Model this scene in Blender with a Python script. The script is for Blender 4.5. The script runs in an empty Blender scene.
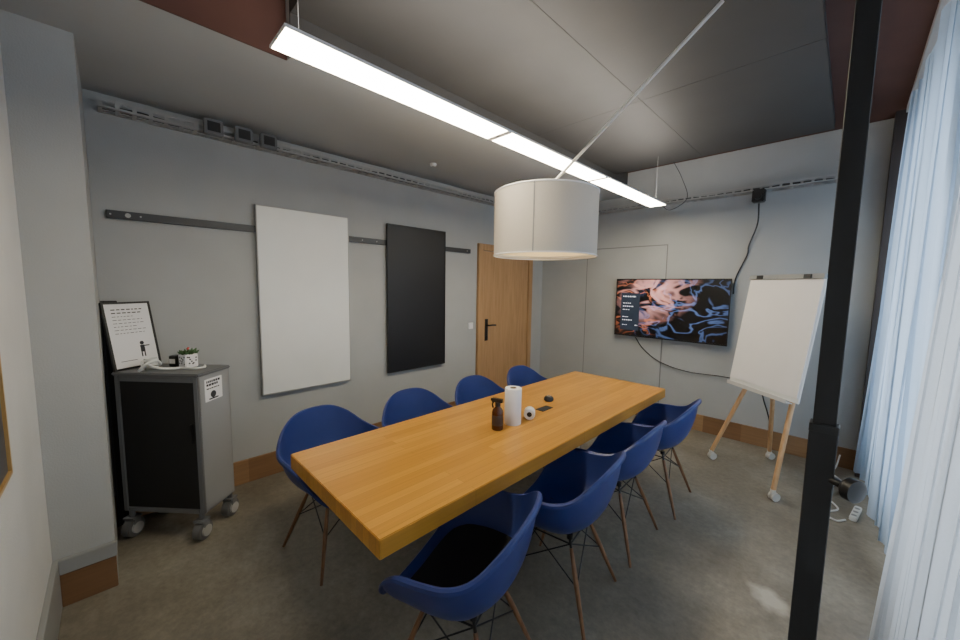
import bpy, bmesh, math, random
from mathutils import Vector, Matrix, Euler
random.seed(7)
scene = bpy.context.scene
COL = scene.collection

# ------------------------------------------------------------------ materials
def new_mat(name):
    m = bpy.data.materials.new(name); m.use_nodes = True
    nt = m.node_tree; b = nt.nodes['Principled BSDF']
    return m, nt, b

def mat_noise(name, c1, c2, rough=0.6, scale=8.0, metallic=0.0, bump=0.0, stretch=(1,1,1), detail=4.0, lo=0.35, hi=0.65, bscale=None, coat=0.0, spec=None):
    m, nt, b = new_mat(name)
    tc = nt.nodes.new('ShaderNodeTexCoord'); mp = nt.nodes.new('ShaderNodeMapping')
    mp.inputs['Scale'].default_value = stretch
    nt.links.new(tc.outputs['Object'], mp.inputs['Vector'])
    n = nt.nodes.new('ShaderNodeTexNoise'); n.inputs['Scale'].default_value = scale; n.inputs['Detail'].default_value = detail
    nt.links.new(mp.outputs['Vector'], n.inputs['Vector'])
    r = nt.nodes.new('ShaderNodeValToRGB')
    r.color_ramp.elements[0].position = lo; r.color_ramp.elements[0].color = (*c1, 1)
    r.color_ramp.elements[1].position = hi; r.color_ramp.elements[1].color = (*c2, 1)
    nt.links.new(n.outputs['Fac'], r.inputs['Fac']); nt.links.new(r.outputs['Color'], b.inputs['Base Color'])
    b.inputs['Roughness'].default_value = rough; b.inputs['Metallic'].default_value = metallic
    if coat: b.inputs['Coat Weight'].default_value = coat
    if spec is not None: b.inputs['Specular IOR Level'].default_value = spec
    if bump:
        n2 = nt.nodes.new('ShaderNodeTexNoise'); n2.inputs['Scale'].default_value = bscale or scale*4; n2.inputs['Detail'].default_value = 5
        nt.links.new(mp.outputs['Vector'], n2.inputs['Vector'])
        bp = nt.nodes.new('ShaderNodeBump'); bp.inputs['Strength'].default_value = bump; bp.inputs['Distance'].default_value = 0.01
        nt.links.new(n2.outputs['Fac'], bp.inputs['Height']); nt.links.new(bp.outputs['Normal'], b.inputs['Normal'])
    return m

def v(c, k): return tuple(x*k for x in c)
def plain(name, c, rough=0.5, metallic=0.0, **kw):
    return mat_noise(name, v(c, 0.985), v(c, 1.01), rough, 5, metallic, **kw)

def mat_staves(name, c1, c2, rot=0.0, bw=0.9, rh=0.07, rough=0.35, grain=0.25, mort=0.0006):
    m, nt, b = new_mat(name)
    tc = nt.nodes.new('ShaderNodeTexCoord'); mp = nt.nodes.new('ShaderNodeMapping')
    mp.inputs['Rotation'].default_value = (0, 0, rot)
    nt.links.new(tc.outputs['Object'], mp.inputs['Vector'])
    br = nt.nodes.new('ShaderNodeTexBrick')
    br.inputs['Color1'].default_value = (*c1, 1); br.inputs['Color2'].default_value = (*c2, 1)
    br.inputs['Mortar'].default_value = (*v(c1, 0.75), 1)
    br.inputs['Scale'].default_value = 1.0; br.inputs['Brick Width'].default_value = bw; br.inputs['Row Height'].default_value = rh
    br.inputs['Mortar Size'].default_value = mort; br.offset = 0.37
    nt.links.new(mp.outputs['Vector'], br.inputs['Vector'])
    mp2 = nt.nodes.new('ShaderNodeMapping'); mp2.inputs['Scale'].default_value = (1.5, 40, 40)
    nt.links.new(mp.outputs['Vector'], mp2.inputs['Vector'])
    n = nt.nodes.new('ShaderNodeTexNoise'); n.inputs['Scale'].default_value = 2.0; n.inputs['Detail'].default_value = 5
    nt.links.new(mp2.outputs['Vector'], n.inputs['Vector'])
    mx = nt.nodes.new('ShaderNodeMixRGB'); mx.blend_type = 'MULTIPLY'; mx.inputs['Fac'].default_value = grain
    nt.links.new(br.outputs['Color'], mx.inputs['Color1']); nt.links.new(n.outputs['Fac'], mx.inputs['Color2'])
    nt.links.new(mx.outputs['Color'], b.inputs['Base Color'])
    b.inputs['Roughness'].default_value = rough
    return m

M = {}
M['wall'] = mat_noise('wall_paint_grey', (0.382,0.392,0.388), (0.405,0.415,0.411), 0.75, 3, bump=0.12, bscale=160)
M['wall_rear'] = mat_noise('wall_paint_light', (0.62,0.625,0.62), (0.66,0.665,0.66), 0.75, 3, bump=0.25, bscale=140)
M['soffit'] = mat_noise('soffit_paint_grey', (0.38,0.395,0.398), (0.40,0.415,0.418), 0.8, 2)
M['rust'] = mat_noise('ceiling_rust', (0.090,0.038,0.028), (0.108,0.047,0.034), 0.8, 3)
M['sail'] = mat_noise('ceiling_panel_dark', (0.050,0.048,0.047), (0.058,0.056,0.055), 0.6, 2)
M['skirt'] = mat_staves('skirting_wood', (0.25,0.13,0.06), (0.46,0.28,0.14), 0, 0.35, 0.4, 0.5, 0.4)
M['skirt_y'] = mat_staves('skirting_wood_side', (0.25,0.13,0.06), (0.46,0.28,0.14), math.pi/2, 0.35, 0.4, 0.5, 0.4)
M['trimgrey'] = plain('trim_grey', (0.30,0.31,0.31), 0.4)
M['gap'] = plain('gap_grey', (0.20,0.20,0.20), 0.7)
M['door'] = mat_noise('door_oak', (0.36,0.21,0.10), (0.44,0.265,0.13), 0.5, 3, stretch=(12,12,1))
M['table'] = mat_staves('table_oak', (0.54,0.25,0.036), (0.69,0.345,0.060), math.pi/2, 0.9, 0.045, 0.28, 0.32, 0.0009)
M['blue'] = mat_noise('plastic_blue', (0.020,0.036,0.165), (0.024,0.042,0.185), 0.36, 4)
M['legwood'] = mat_noise('leg_walnut', (0.16,0.075,0.035), (0.24,0.12,0.055), 0.45, 5, stretch=(10,10,1))
M['birch'] = mat_noise('leg_beech', (0.50,0.29,0.13), (0.60,0.36,0.18), 0.45, 5, stretch=(10,10,1))
M['black'] = plain('black_plastic', (0.012,0.012,0.013), 0.4)
M['centre'] = plain('seat_black', (0.008,0.008,0.009), 0.9)
M['blackmetal'] = plain('black_metal', (0.008,0.008,0.009), 0.4)
M['blackboard'] = plain('board_black', (0.008,0.008,0.010), 0.45)
M['rail'] = plain('rail_dark', (0.03,0.032,0.036), 0.4)
M['white'] = plain('board_white', (0.76,0.77,0.75), 0.3)
M['paper'] = plain('paper_white', (0.80,0.79,0.80), 0.8)
M['whitemetal'] = plain('white_metal', (0.55,0.55,0.54), 0.4)
M['galv'] = plain('galvanised_steel', (0.42,0.42,0.41), 0.45, 0.15)
M['cartgrey'] = plain('cart_grey', (0.17,0.175,0.185), 0.45, 0.2)
M['cartside'] = plain('cart_light_grey', (0.33,0.34,0.35), 0.45, 0.2)
M['cartblack'] = plain('cart_black', (0.009,0.009,0.010), 0.6)
M['tyre'] = plain('tyre_grey', (0.13,0.13,0.13), 0.6)
M['hub'] = plain('hub_light', (0.62,0.60,0.55), 0.4)
M['hubd'] = plain('hub_grey', (0.40,0.39,0.37), 0.4)
M['amber'] = plain('amber_bottle', (0.075,0.025,0.007), 0.15)
M['label'] = plain('dark_label', (0.05,0.03,0.02), 0.6)
M['ink'] = plain('ink_dark', (0.03,0.03,0.035), 0.8)
M['green'] = plain('leaf_green', (0.05,0.11,0.035), 0.6)
M['red'] = plain('red_tip', (0.45,0.06,0.05), 0.6)
M['gold'] = plain('frame_gold', (0.45,0.28,0.10), 0.4)
M['bluepic'] = plain('print_dark', (0.05,0.06,0.08), 0.3)
M['darkwood'] = plain('dark_column', (0.03,0.022,0.02), 0.6)

# floor
def mk_floor():
    m, nt, b = new_mat('floor_concrete')
    tc = nt.nodes.new('ShaderNodeTexCoord')
    n1 = nt.nodes.new('ShaderNodeTexNoise'); n1.inputs['Scale'].default_value = 0.9; n1.inputs['Detail'].default_value = 9; n1.inputs['Roughness'].default_value = 0.66
    n2 = nt.nodes.new('ShaderNodeTexNoise'); n2.inputs['Scale'].default_value = 30; n2.inputs['Detail'].default_value = 6; n2.inputs['Roughness'].default_value = 0.7
    for n in (n1, n2): nt.links.new(tc.outputs['Object'], n.inputs['Vector'])
    r = nt.nodes.new('ShaderNodeValToRGB'); e = r.color_ramp.elements
    e[0].position = 0.32; e[0].color = (0.125,0.107,0.080,1); e[1].position = 0.70; e[1].color = (0.32,0.295,0.243,1)
    x = r.color_ramp.elements.new(0.5); x.color = (0.195,0.174,0.137,1)
    nt.links.new(n1.outputs['Fac'], r.inputs['Fac'])
    mx = nt.nodes.new('ShaderNodeMixRGB'); mx.blend_type = 'OVERLAY'; mx.inputs['Fac'].default_value = 0.5
    nt.links.new(r.outputs['Color'], mx.inputs['Color1']); nt.links.new(n2.outputs['Fac'], mx.inputs['Color2'])
    last = mx.outputs['Color']
    for (px, py, rad, sx, rot, st) in ((-0.17, 2.33, 0.065, 1.35, 0.9, 0.65), (-0.05, 2.62, 0.03, 1.2, 0.2, 0.35)):
        mp = nt.nodes.new('ShaderNodeMapping'); mp.vector_type = 'TEXTURE'
        mp.inputs['Location'].default_value = (px, py, 0); mp.inputs['Rotation'].default_value = (0,0,rot); mp.inputs['Scale'].default_value = (1,sx,1)
        nt.links.new(tc.outputs['Object'], mp.inputs['Vector'])
        nn = nt.nodes.new('ShaderNodeTexNoise'); nn.inputs['Scale'].default_value = 20; nn.inputs['Detail'].default_value = 5
        nt.links.new(tc.outputs['Object'], nn.inputs['Vector'])
        ad = nt.nodes.new('ShaderNodeVectorMath'); ad.operation = 'LENGTH'
        sepv = nt.nodes.new('ShaderNodeSeparateXYZ'); nt.links.new(mp.outputs['Vector'], sepv.inputs[0])
        cmb = nt.nodes.new('ShaderNodeCombineXYZ'); nt.links.new(sepv.outputs['X'], cmb.inputs['X']); nt.links.new(sepv.outputs['Y'], cmb.inputs['Y'])
        nt.links.new(cmb.outputs[0], ad.inputs[0])
        ma = nt.nodes.new('ShaderNodeMath'); ma.operation = 'MULTIPLY_ADD'; ma.inputs[1].default_value = rad*1.2; nt.links.new(nn.outputs['Fac'], ma.inputs[0]); nt.links.new(ad.outputs['Value'], ma.inputs[2])
        mr = nt.nodes.new('ShaderNodeMapRange'); mr.inputs['From Min'].default_value = rad*1.15; mr.inputs['From Max'].default_value = rad*1.95; mr.inputs['To Min'].default_value = st; mr.inputs['To Max'].default_value = 0
        nt.links.new(ma.outputs[0], mr.inputs['Value'])
        mm = nt.nodes.new('ShaderNodeMixRGB'); nt.links.new(mr.outputs['Result'], mm.inputs['Fac']); nt.links.new(last, mm.inputs['Color1']); mm.inputs['Color2'].default_value = (0.52,0.48,0.40,1)
        last = mm.outputs['Color']
    nt.links.new(last, b.inputs['Base Color'])
    b.inputs['Roughness'].default_value = 0.42
    bp = nt.nodes.new('ShaderNodeBump'); bp.inputs['Strength'].default_value = 0.2; bp.inputs['Distance'].default_value = 0.01
    nt.links.new(n2.outputs['Fac'], bp.inputs['Height']); nt.links.new(bp.outputs['Normal'], b.inputs['Normal'])
    return m
M['floor'] = mk_floor()

def emit(name, c, s):
    m = bpy.data.materials.new(name); m.use_nodes = True; nt = m.node_tree
    b = nt.nodes['Principled BSDF']; b.inputs['Base Color'].default_value = (*v(c, 0.8), 1)
    n = nt.nodes.new('ShaderNodeTexNoise'); n.inputs['Scale'].default_value = 2
    mr = nt.nodes.new('ShaderNodeMapRange'); mr.inputs['To Min'].default_value = s*0.95; mr.inputs['To Max'].default_value = s*1.05
    nt.links.new(n.outputs['Fac'], mr.inputs['Value']); nt.links.new(mr.outputs['Result'], b.inputs['Emission Strength'])
    b.inputs['Emission Color'].default_value = (*c, 1)
    return m
M['tube'] = emit('light_diffuser', (1.0, 0.88, 0.66), 40.0)
M['uplight'] = emit('light_upper_diffuser', (1.0, 0.92, 0.80), 24.0)
M['bulb'] = emit('lamp_bulb', (1.0, 0.80, 0.5), 34.0)

def translucent(name, c, trans=0.5, transp=0.0, rough=0.8):
    m = bpy.data.materials.new(name); m.use_nodes = True; nt = m.node_tree
    for n in list(nt.nodes):
        if n.type != 'OUTPUT_MATERIAL': nt.nodes.remove(n)
    out = [n for n in nt.nodes if n.type == 'OUTPUT_MATERIAL'][0]
    tc = nt.nodes.new('ShaderNodeTexCoord'); ns = nt.nodes.new('ShaderNodeTexNoise'); ns.inputs['Scale'].default_value = 120
    nt.links.new(tc.outputs['Object'], ns.inputs['Vector'])
    r = nt.nodes.new('ShaderNodeValToRGB'); r.color_ramp.elements[0].color = (*v(c, 0.92), 1); r.color_ramp.elements[1].color = (*c, 1)
    nt.links.new(ns.outputs['Fac'], r.inputs['Fac'])
    d = nt.nodes.new('ShaderNodeBsdfDiffuse'); t = nt.nodes.new('ShaderNodeBsdfTranslucent')
    nt.links.new(r.outputs['Color'], d.inputs['Color']); nt.links.new(r.outputs['Color'], t.inputs['Color'])
    mx = nt.nodes.new('ShaderNodeMixShader'); mx.inputs[0].default_value = trans
    nt.links.new(d.outputs[0], mx.inputs[1]); nt.links.new(t.outputs[0], mx.inputs[2])
    last = mx
    if transp:
        tp = nt.nodes.new('ShaderNodeBsdfTransparent'); m2 = nt.nodes.new('ShaderNodeMixShader'); m2.inputs[0].default_value = transp
        nt.links.new(mx.outputs[0], m2.inputs[1]); nt.links.new(tp.outputs[0], m2.inputs[2]); last = m2
    nt.links.new(last.outputs[0], out.inputs['Surface'])
    return m
M['curtain'] = translucent('sheer_curtain', (0.56,0.66,0.77), 0.5, 0.06)
M['curtain2'] = translucent('sheer_curtain_grey', (0.58,0.60,0.62), 0.38, 0.05)
M['shade'] = translucent('lamp_fabric', (0.60,0.565,0.51), 0.22)
M['diff'] = translucent('lamp_inner', (0.90,0.82,0.64), 0.6)

def glass():
    m = bpy.data.materials.new('window_glass'); m.use_nodes = True; nt = m.node_tree
    for n in list(nt.nodes):
        if n.type != 'OUTPUT_MATERIAL': nt.nodes.remove(n)
    out = [n for n in nt.nodes if n.type == 'OUTPUT_MATERIAL'][0]
    a = nt.nodes.new('ShaderNodeBsdfTransparent'); g = nt.nodes.new('ShaderNodeBsdfGlossy'); g.inputs['Roughness'].default_value = 0.02
    mx = nt.nodes.new('ShaderNodeMixShader'); mx.inputs[0].default_value = 0.06
    nt.links.new(a.outputs[0], mx.inputs[1]); nt.links.new(g.outputs[0], mx.inputs[2]); nt.links.new(mx.outputs[0], out.inputs['Surface'])
    return m
M['glass'] = glass()

def screen_mat():
    m, nt, b = new_mat('screen_image')
    tc = nt.nodes.new('ShaderNodeTexCoord')
    def math_(op, a, k=None, c=None):
        x = nt.nodes.new('ShaderNodeMath'); x.operation = op; nt.links.new(a, x.inputs[0])
        if c is not None: nt.links.new(c, x.inputs[1])
        elif k is not None: x.inputs[1].default_value = k
        return x.outputs[0]
    def ridge(rot, sc, dist, width, off, soft=0.25):
        mp = nt.nodes.new('ShaderNodeMapping'); mp.inputs['Rotation'].default_value = (0, math.radians(rot), 0); mp.inputs['Scale'].default_value = (1.0, 1, 1.8); mp.inputs['Location'].default_value = (off, 0, off)
        nt.links.new(tc.outputs['Object'], mp.inputs['Vector'])
        n = nt.nodes.new('ShaderNodeTexNoise'); n.inputs['Scale'].default_value = sc; n.inputs['Detail'].default_value = 2.5; n.inputs['Roughness'].default_value = 0.5; n.inputs['Distortion'].default_value = dist
        nt.links.new(mp.outputs['Vector'], n.inputs['Vector'])
        d = math_('ABSOLUTE', math_('SUBTRACT', n.outputs['Fac'], 0.5))
        r = nt.nodes.new('ShaderNodeMapRange'); r.interpolation_type = 'SMOOTHERSTEP'; r.inputs['From Min'].default_value = width; r.inputs['From Max'].default_value = 0.0
        nt.links.new(d, r.inputs['Value'])
        return r.outputs['Result']
    def blob(cx, cz, rad, sx):
        mp = nt.nodes.new('ShaderNodeMapping'); mp.vector_type = 'TEXTURE'; mp.inputs['Location'].default_value = (cx, 0, cz); mp.inputs['Scale'].default_value = (sx, 1, 1); mp.inputs['Rotation'].default_value = (0, math.radians(-20), 0)
        nt.links.new(tc.outputs['Object'], mp.inputs['Vector'])
        l = nt.nodes.new('ShaderNodeVectorMath'); l.operation = 'LENGTH'; nt.links.new(mp.outputs['Vector'], l.inputs[0])
        r = nt.nodes.new('ShaderNodeMapRange'); r.inputs['From Min'].default_value = rad; r.inputs['From Max'].default_value = rad*0.25
        nt.links.new(l.outputs['Value'], r.inputs['Value']); return r.outputs['Result']
    def mul(a, c): return math_('MULTIPLY', a, c=c)
    def tint(f, col):
        x = nt.nodes.new('ShaderNodeMixRGB'); x.inputs['Color1'].default_value = (0,0,0,1); x.inputs['Color2'].default_value = (*col, 1); nt.links.new(f, x.inputs['Fac']); return x.outputs['Color']
    def add(a, c):
        x = nt.nodes.new('ShaderNodeMixRGB'); x.blend_type = 'ADD'; x.inputs['Fac'].default_value = 1; nt.links.new(a, x.inputs['Color1']); nt.links.new(c, x.inputs['Color2']); return x.outputs['Color']
    a1 = tint(mul(ridge(35, 3.0, 0.9, 0.11, 0.0), blob(-0.15, 0.20, 0.40, 1.35)), (1.0,0.46,0.40))
    a2 = tint(mul(ridge(-30, 3.4, 1.1, 0.06, 1.7), blob(-0.36, 0.04, 0.45, 1.0)), (0.75,0.22,0.10))
    a3 = tint(mul(ridge(50, 2.6, 1.3, 0.05, 3.1), blob(0.22, -0.02, 0.58, 1.3)), (0.09,0.15,0.34))
    res = add(add(a1, a2), a3)
    b.inputs['Base Color'].default_value = (0.004,0.004,0.005,1); b.inputs['Roughness'].default_value = 0.3
    nt.links.new(res, b.inputs['Emission Color']); b.inputs['Emission Strength'].default_value = 1.2
    return m
M['screen'] = screen_mat()
M['screentext'] = emit('screen_text', (0.85,0.87,0.95), 0.9)
M['screenpanel'] = emit('screen_panel', (0.02,0.03,0.05), 0.6)

# ------------------------------------------------------------------ helpers
def finish(name, bm, mat, parent=None, loc=(0,0,0), rot=(0,0,0), smooth=False, bevel=0.0, bseg=2):
    if bevel:
        bmesh.ops.bevel(bm, geom=list(bm.edges), offset=bevel, segments=bseg, affect='EDGES', clamp_overlap=True)
    bmesh.ops.recalc_face_normals(bm, faces=bm.faces)
    me = bpy.data.meshes.new(name); bm.to_mesh(me); bm.free()
    mats = mat if isinstance(mat, (list, tuple)) else [mat]
    for m in mats: me.materials.append(m)
    if smooth:
        for p in me.polygons: p.use_smooth = True
        try: me.set_sharp_from_angle(angle=math.radians(40))
        except Exception: pass
    ob = bpy.data.objects.new(name, me); COL.objects.link(ob)
    ob.location = loc; ob.rotation_euler = rot
    if parent: ob.parent = parent
    return ob

def bx(bm, lo, hi, mtx=None):
    lo = Vector(lo); hi = Vector(hi); c = (lo+hi)/2; s = hi-lo
    m = Matrix.Translation(c) @ Matrix.Diagonal((s.x, s.y, s.z, 1))
    if mtx: m = mtx @ m
    return bmesh.ops.create_cube(bm, size=1, matrix=m)['verts']

def cyl(bm, p1, p2, r1, r2=None, seg=16, caps=True):
    p1 = Vector(p1); p2 = Vector(p2); d = p2-p1
    if r2 is None: r2 = r1
    q = d.to_track_quat('Z', 'Y').to_matrix().to_4x4()
    m = Matrix.Translation((p1+p2)/2) @ q
    return bmesh.ops.create_cone(bm, cap_ends=caps, segments=seg, radius1=r1, radius2=r2, depth=d.length, matrix=m)['verts']

def catmull(pts, n=8):
    P = [Vector(p) for p in pts]; P = [2*P[0]-P[1]] + P + [2*P[-1]-P[-2]]
    out = []
    for i in range(1, len(P)-2):
        for k in range(n):
            t = k/n; a, b, c, d = P[i-1], P[i], P[i+1], P[i+2]
            out.append(0.5*((2*b)+(c-a)*t+(2*a-5*b+4*c-d)*t*t+(3*b-a-3*c+d)*t**3))
    out.append(P[-2]); return out

def tube(bm, pts, r, seg=8, closed=False):
    P = [Vector(p) for p in pts]; n = len(P); rings = []; up = None
    for i in range(n):
        if closed: t = (P[(i+1) % n]-P[i-1]).normalized()
        else: t = (P[min(i+1, n-1)]-P[max(i-1, 0)]).normalized()
        if up is None:
            up = Vector((0,0,1)) if abs(t.z) < 0.9 else Vector((1,0,0))
        a = (up - t*up.dot(t)).normalized(); b = t.cross(a); up = a
        rings.append([bm.verts.new(P[i]+r*(math.cos(2*math.pi*k/seg)*a+math.sin(2*math.pi*k/seg)*b)) for k in range(seg)])
    for i in range(n if closed else n-1):
        A = rings[i]; B = rings[(i+1) % n]
        for k in range(seg): bm.faces.new((A[k], A[(k+1) % seg], B[(k+1) % seg], B[k]))
    if not closed: bm.faces.new(rings[0][::-1]); bm.faces.new(rings[-1])

def lathe(bm, prof, seg=32, c=(0,0,0), closed=False):
    rings = []
    for r, z in prof:
        rings.append([bm.verts.new((c[0]+max(r,1e-4)*math.cos(2*math.pi*k/seg), c[1]+max(r,1e-4)*math.sin(2*math.pi*k/seg), c[2]+z)) for k in range(seg)])
    n = len(rings)
    for i in range(n if closed else n-1):
        A = rings[i]; B = rings[(i+1) % n]
        for k in range(seg): bm.faces.new((A[k], A[(k+1) % seg], B[(k+1) % seg], B[k]))
    if not closed:
        bm.faces.new(rings[0][::-1]); bm.faces.new(rings[-1])

def box(name, lo, hi, mat, parent=None, bevel=0.0, **kw):
    bm = bmesh.new(); bx(bm, lo, hi)
    return finish(name, bm, mat, parent, bevel=bevel, **kw)

def empty(name, loc, rotz, label, cat, group=None):
    e = bpy.data.objects.new(name, None); COL.objects.link(e); e.empty_display_size = 0.1
    e.location = loc; e.rotation_euler = (0, 0, rotz); tag(e, label, cat, group); return e
def tag(o, label, cat, group=None):
    o['label'] = label; o['category'] = cat
    if group: o['group'] = group
def struct(o, label=None, cat=None):
    o['kind'] = 'structure'
    if label: o['label'] = label
    if cat: o['category'] = cat
    return o

# ------------------------------------------------------------------ room
WX, WY, RY, RX, CZ = -3.31, 4.63, -0.276, 0.42, 3.02
struct(box('floor', (WX-0.15, RY-0.15, -0.1), (RX+0.2, WY+0.15, 0), M['floor']), 'worn brownish grey concrete floor', 'floor')
struct(box('ceiling', (WX-0.15, RY-0.15, CZ), (RX+0.2, WY+0.15, CZ+0.1), M['rust']), 'rust brown painted room ceiling', 'ceiling')
struct(box('wall_left', (WX-0.15, RY-0.15, 0), (WX, WY+0.15, CZ), M['wall']), 'grey painted wall with boards and rail', 'wall')
struct(box('wall_back', (WX, WY, 0), (RX+0.2, WY+0.15, CZ), M['wall']), 'grey painted wall behind the television', 'wall')
struct(box('wall_rear', (WX, RY-0.15, 0), (RX+0.2, RY, CZ), M['wall_rear']), 'light grey rough painted wall', 'wall')
struct(box('wall_pilaster', (WX, RY, 0), (-2.62, -0.06, 2.73), M['wall']), 'grey painted projecting wall pier', 'wall')
bm = bmesh.new()
bx(bm, (WX, RY, 2.73), (-2.125, 0.70, CZ)); bx(bm, (WX, 0.70, 2.73), (-2.07, WY, CZ))
struct(finish('trim_1', bm, M['soffit']), 'grey dropped ceiling soffit', 'soffit')
struct(box('trim_5', (-2.125, RY, 2.73), (-2.115, 0.698, CZ), M['rust']), 'rust brown edge of the ceiling soffit', 'soffit')
struct(box('trim_6', (-2.07, 0.70, 2.732), (-2.062, WY, CZ), M['sail']), 'dark edge of the ceiling soffit', 'soffit')
bm = bmesh.new()
xs = [-2.06, -1.155, -0.19]; ys = [0.70, 2.75, 4.30]
for i in range(2):
    for j in range(2):
        bx(bm, (xs[i]+0.0015, ys[j]+0.0015, 2.93), (xs[i+1]-0.0015, ys[j+1]-0.0015, 2.99))
bx(bm, (-2.0, 0.8, 2.99), (-0.25, 4.2, CZ))
struct(finish('trim_2', bm, M['sail']), 'dark grey ceiling panels with fine joints', 'ceiling panel')
bm = bmesh.new()
bx(bm, (RX, RY, 0), (RX+0.2, WY, 0.35)); bx(bm, (RX, RY, 2.75), (RX+0.2, WY, CZ))
bx(bm, (RX, RY, 0.35), (RX+0.2, 0.15, 2.75)); bx(bm, (RX, 4.25, 0.35), (RX+0.2, WY, 2.75))
struct(finish('wall_right', bm, M['wall']), 'grey wall with wide window opening', 'wall')
bm = bmesh.new()
for y in (0.15, 1.5, 2.85, 4.19): bx(bm, (RX+0.07, y, 0.35), (RX+0.13, y+0.06, 2.75))
for z in (0.35, 2.69): bx(bm, (RX+0.07, 0.15, z), (RX+0.13, 4.25, z+0.06))
win = struct(finish('window_1', bm, M['darkwood']), 'wide dark framed window behind curtains', 'window')
g = box('window_pane', (RX+0.095, 0.18, 0.38), (RX+0.1, 4.22, 2.72), M['glass'], parent=win)
struct(box('trim_3', (0.15, 4.47, 0), (0.23, 4.62, CZ), M['darkwood']), 'dark vertical post in the corner', 'post')

struct(box('baseboard_left', (WX, -0.06, 0), (WX+0.02, 3.24, 0.19), M['skirt_y'], bevel=0.003), 'brown wooden skirting board', 'baseboard')
struct(box('baseboard_back', (WX+0.02, WY-0.02, 0), (0.15, WY, 0.185), M['skirt'], bevel=0.003), 'brown wooden skirting board', 'baseboard')
struct(box('baseboard_pilaster', (-2.62, RY+0.02, 0), (-2.60, -0.06, 0.17), M['skirt_y'], bevel=0.003), 'brown wooden skirting on wall pier', 'baseboard')
struct(box('trim_4', (-2.62, RY+0.02, 0.17), (-2.595, -0.055, 0.245), M['trimgrey'], bevel=0.003), 'grey trim strip above skirting', 'trim')
struct(box('baseboard_rear', (-2.62, RY, 0), (RX, RY+0.02, 0.245), M['trimgrey'], bevel=0.003), 'pale grey skirting board', 'baseboard')

bm = bmesh.new()
bx(bm, (WX, 3.24, 0), (WX+0.04, 3.32, 2.12)); bx(bm, (WX, 4.26, 0), (WX+0.04, 4.34, 2.12)); bx(bm, (WX, 3.32, 2.04), (WX+0.04, 4.26, 2.12))
door = struct(finish('door_1', bm, M['door'], bevel=0.003), 'tan oak door with black lever handle', 'door')
box('door_leaf', (WX, 3.328, 0.005), (WX+0.020, 4.252, 2.034), M['door'], parent=door, bevel=0.002)
bm = bmesh.new()
bx(bm, (WX+0.020, 3.38, 0.89), (WX+0.028, 3.43, 1.17))
cyl(bm, (WX+0.028, 3.405, 1.09), (WX+0.08, 3.405, 1.09), 0.01)
tube(bm, catmull([(WX+0.075,3.405,1.09),(WX+0.08,3.46,1.092),(WX+0.075,3.53,1.088)], 4), 0.010)
cyl(bm, (WX+0.027, 3.405, 0.95), (WX+0.034, 3.405, 0.95), 0.012)
finish('door_handle', bm, M['black'], parent=door, smooth=True)
sw = box('light_switch', (WX, 3.10, 1.06), (WX+0.012, 3.18, 1.14), M['white'], bevel=0.003); tag(sw, 'white square light switch beside the door', 'switch')
box('rocker', (WX+0.012, 3.115, 1.075), (WX+0.017, 3.165, 1.125), M['paper'], parent=sw, bevel=0.002)
bm = bmesh.new()
bx(bm, (-2.56, WY-0.010, 0.19), (-1.55, WY, 2.10))
d2_ = struct(finish('door_2', bm, M['wall'], bevel=0.002), 'flush grey concealed door in the wall', 'door')
bm = bmesh.new()
bx(bm, (-2.572, WY-0.003, 0.19), (-2.56, WY, 2.112)); bx(bm, (-1.55, WY-0.003, 0.19), (-1.538, WY, 2.112)); bx(bm, (-2.56, WY-0.003, 2.10), (-1.55, WY, 2.112))
finish('door_gap', bm, M['gap'], parent=d2_)

# rail + boards
bm = bmesh.new(); bx(bm, (WX, 0.0, 1.985), (WX+0.025, 3.11, 2.035))
rail = finish('wall_rail', bm, M['rail'], bevel=0.002); tag(rail, 'long dark grey metal rail on the wall', 'rail')
for yy, rr in ((0.10,0.014),(0.02,0.005),(0.16,0.005),(1.7,0.005),(1.85,0.005),(3.05,0.005)):
    bm = bmesh.new(); cyl(bm, (WX+0.025, yy, 2.01), (WX+0.029, yy, 2.01), rr); finish('rail_screw', bm, M['galv'], parent=rail)
def board(name, y0, y1, z0, z1, mat, edge, lab, cat):
    o = box(name, (WX+0.025, y0, z0), (WX+0.045, y1, z1), mat, bevel=0.003); tag(o, lab, cat)
    bm = bmesh.new(); t = 0.006; x0, x1 = WX+0.025, WX+0.049
    bx(bm, (x0, y0-t, z0-t), (x1, y0, z1+t)); bx(bm, (x0, y1, z0-t), (x1, y1+t, z1+t)); bx(bm, (x0, y0, z0-t), (x1, y1, z0)); bx(bm, (x0, y0, z1), (x1, y1, z1+t))
    finish('board_edge', bm, edge, parent=o)
board('whiteboard', 0.82, 1.55, 0.70, 2.19, M['white'], M['galv'], 'tall white whiteboard hanging from dark wall rail', 'whiteboard')
board('black_board', 1.96, 2.69, 0.70, 2.19, M['blackboard'], M['blackmetal'], 'tall black pin board hanging from dark wall rail', 'board')

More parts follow.
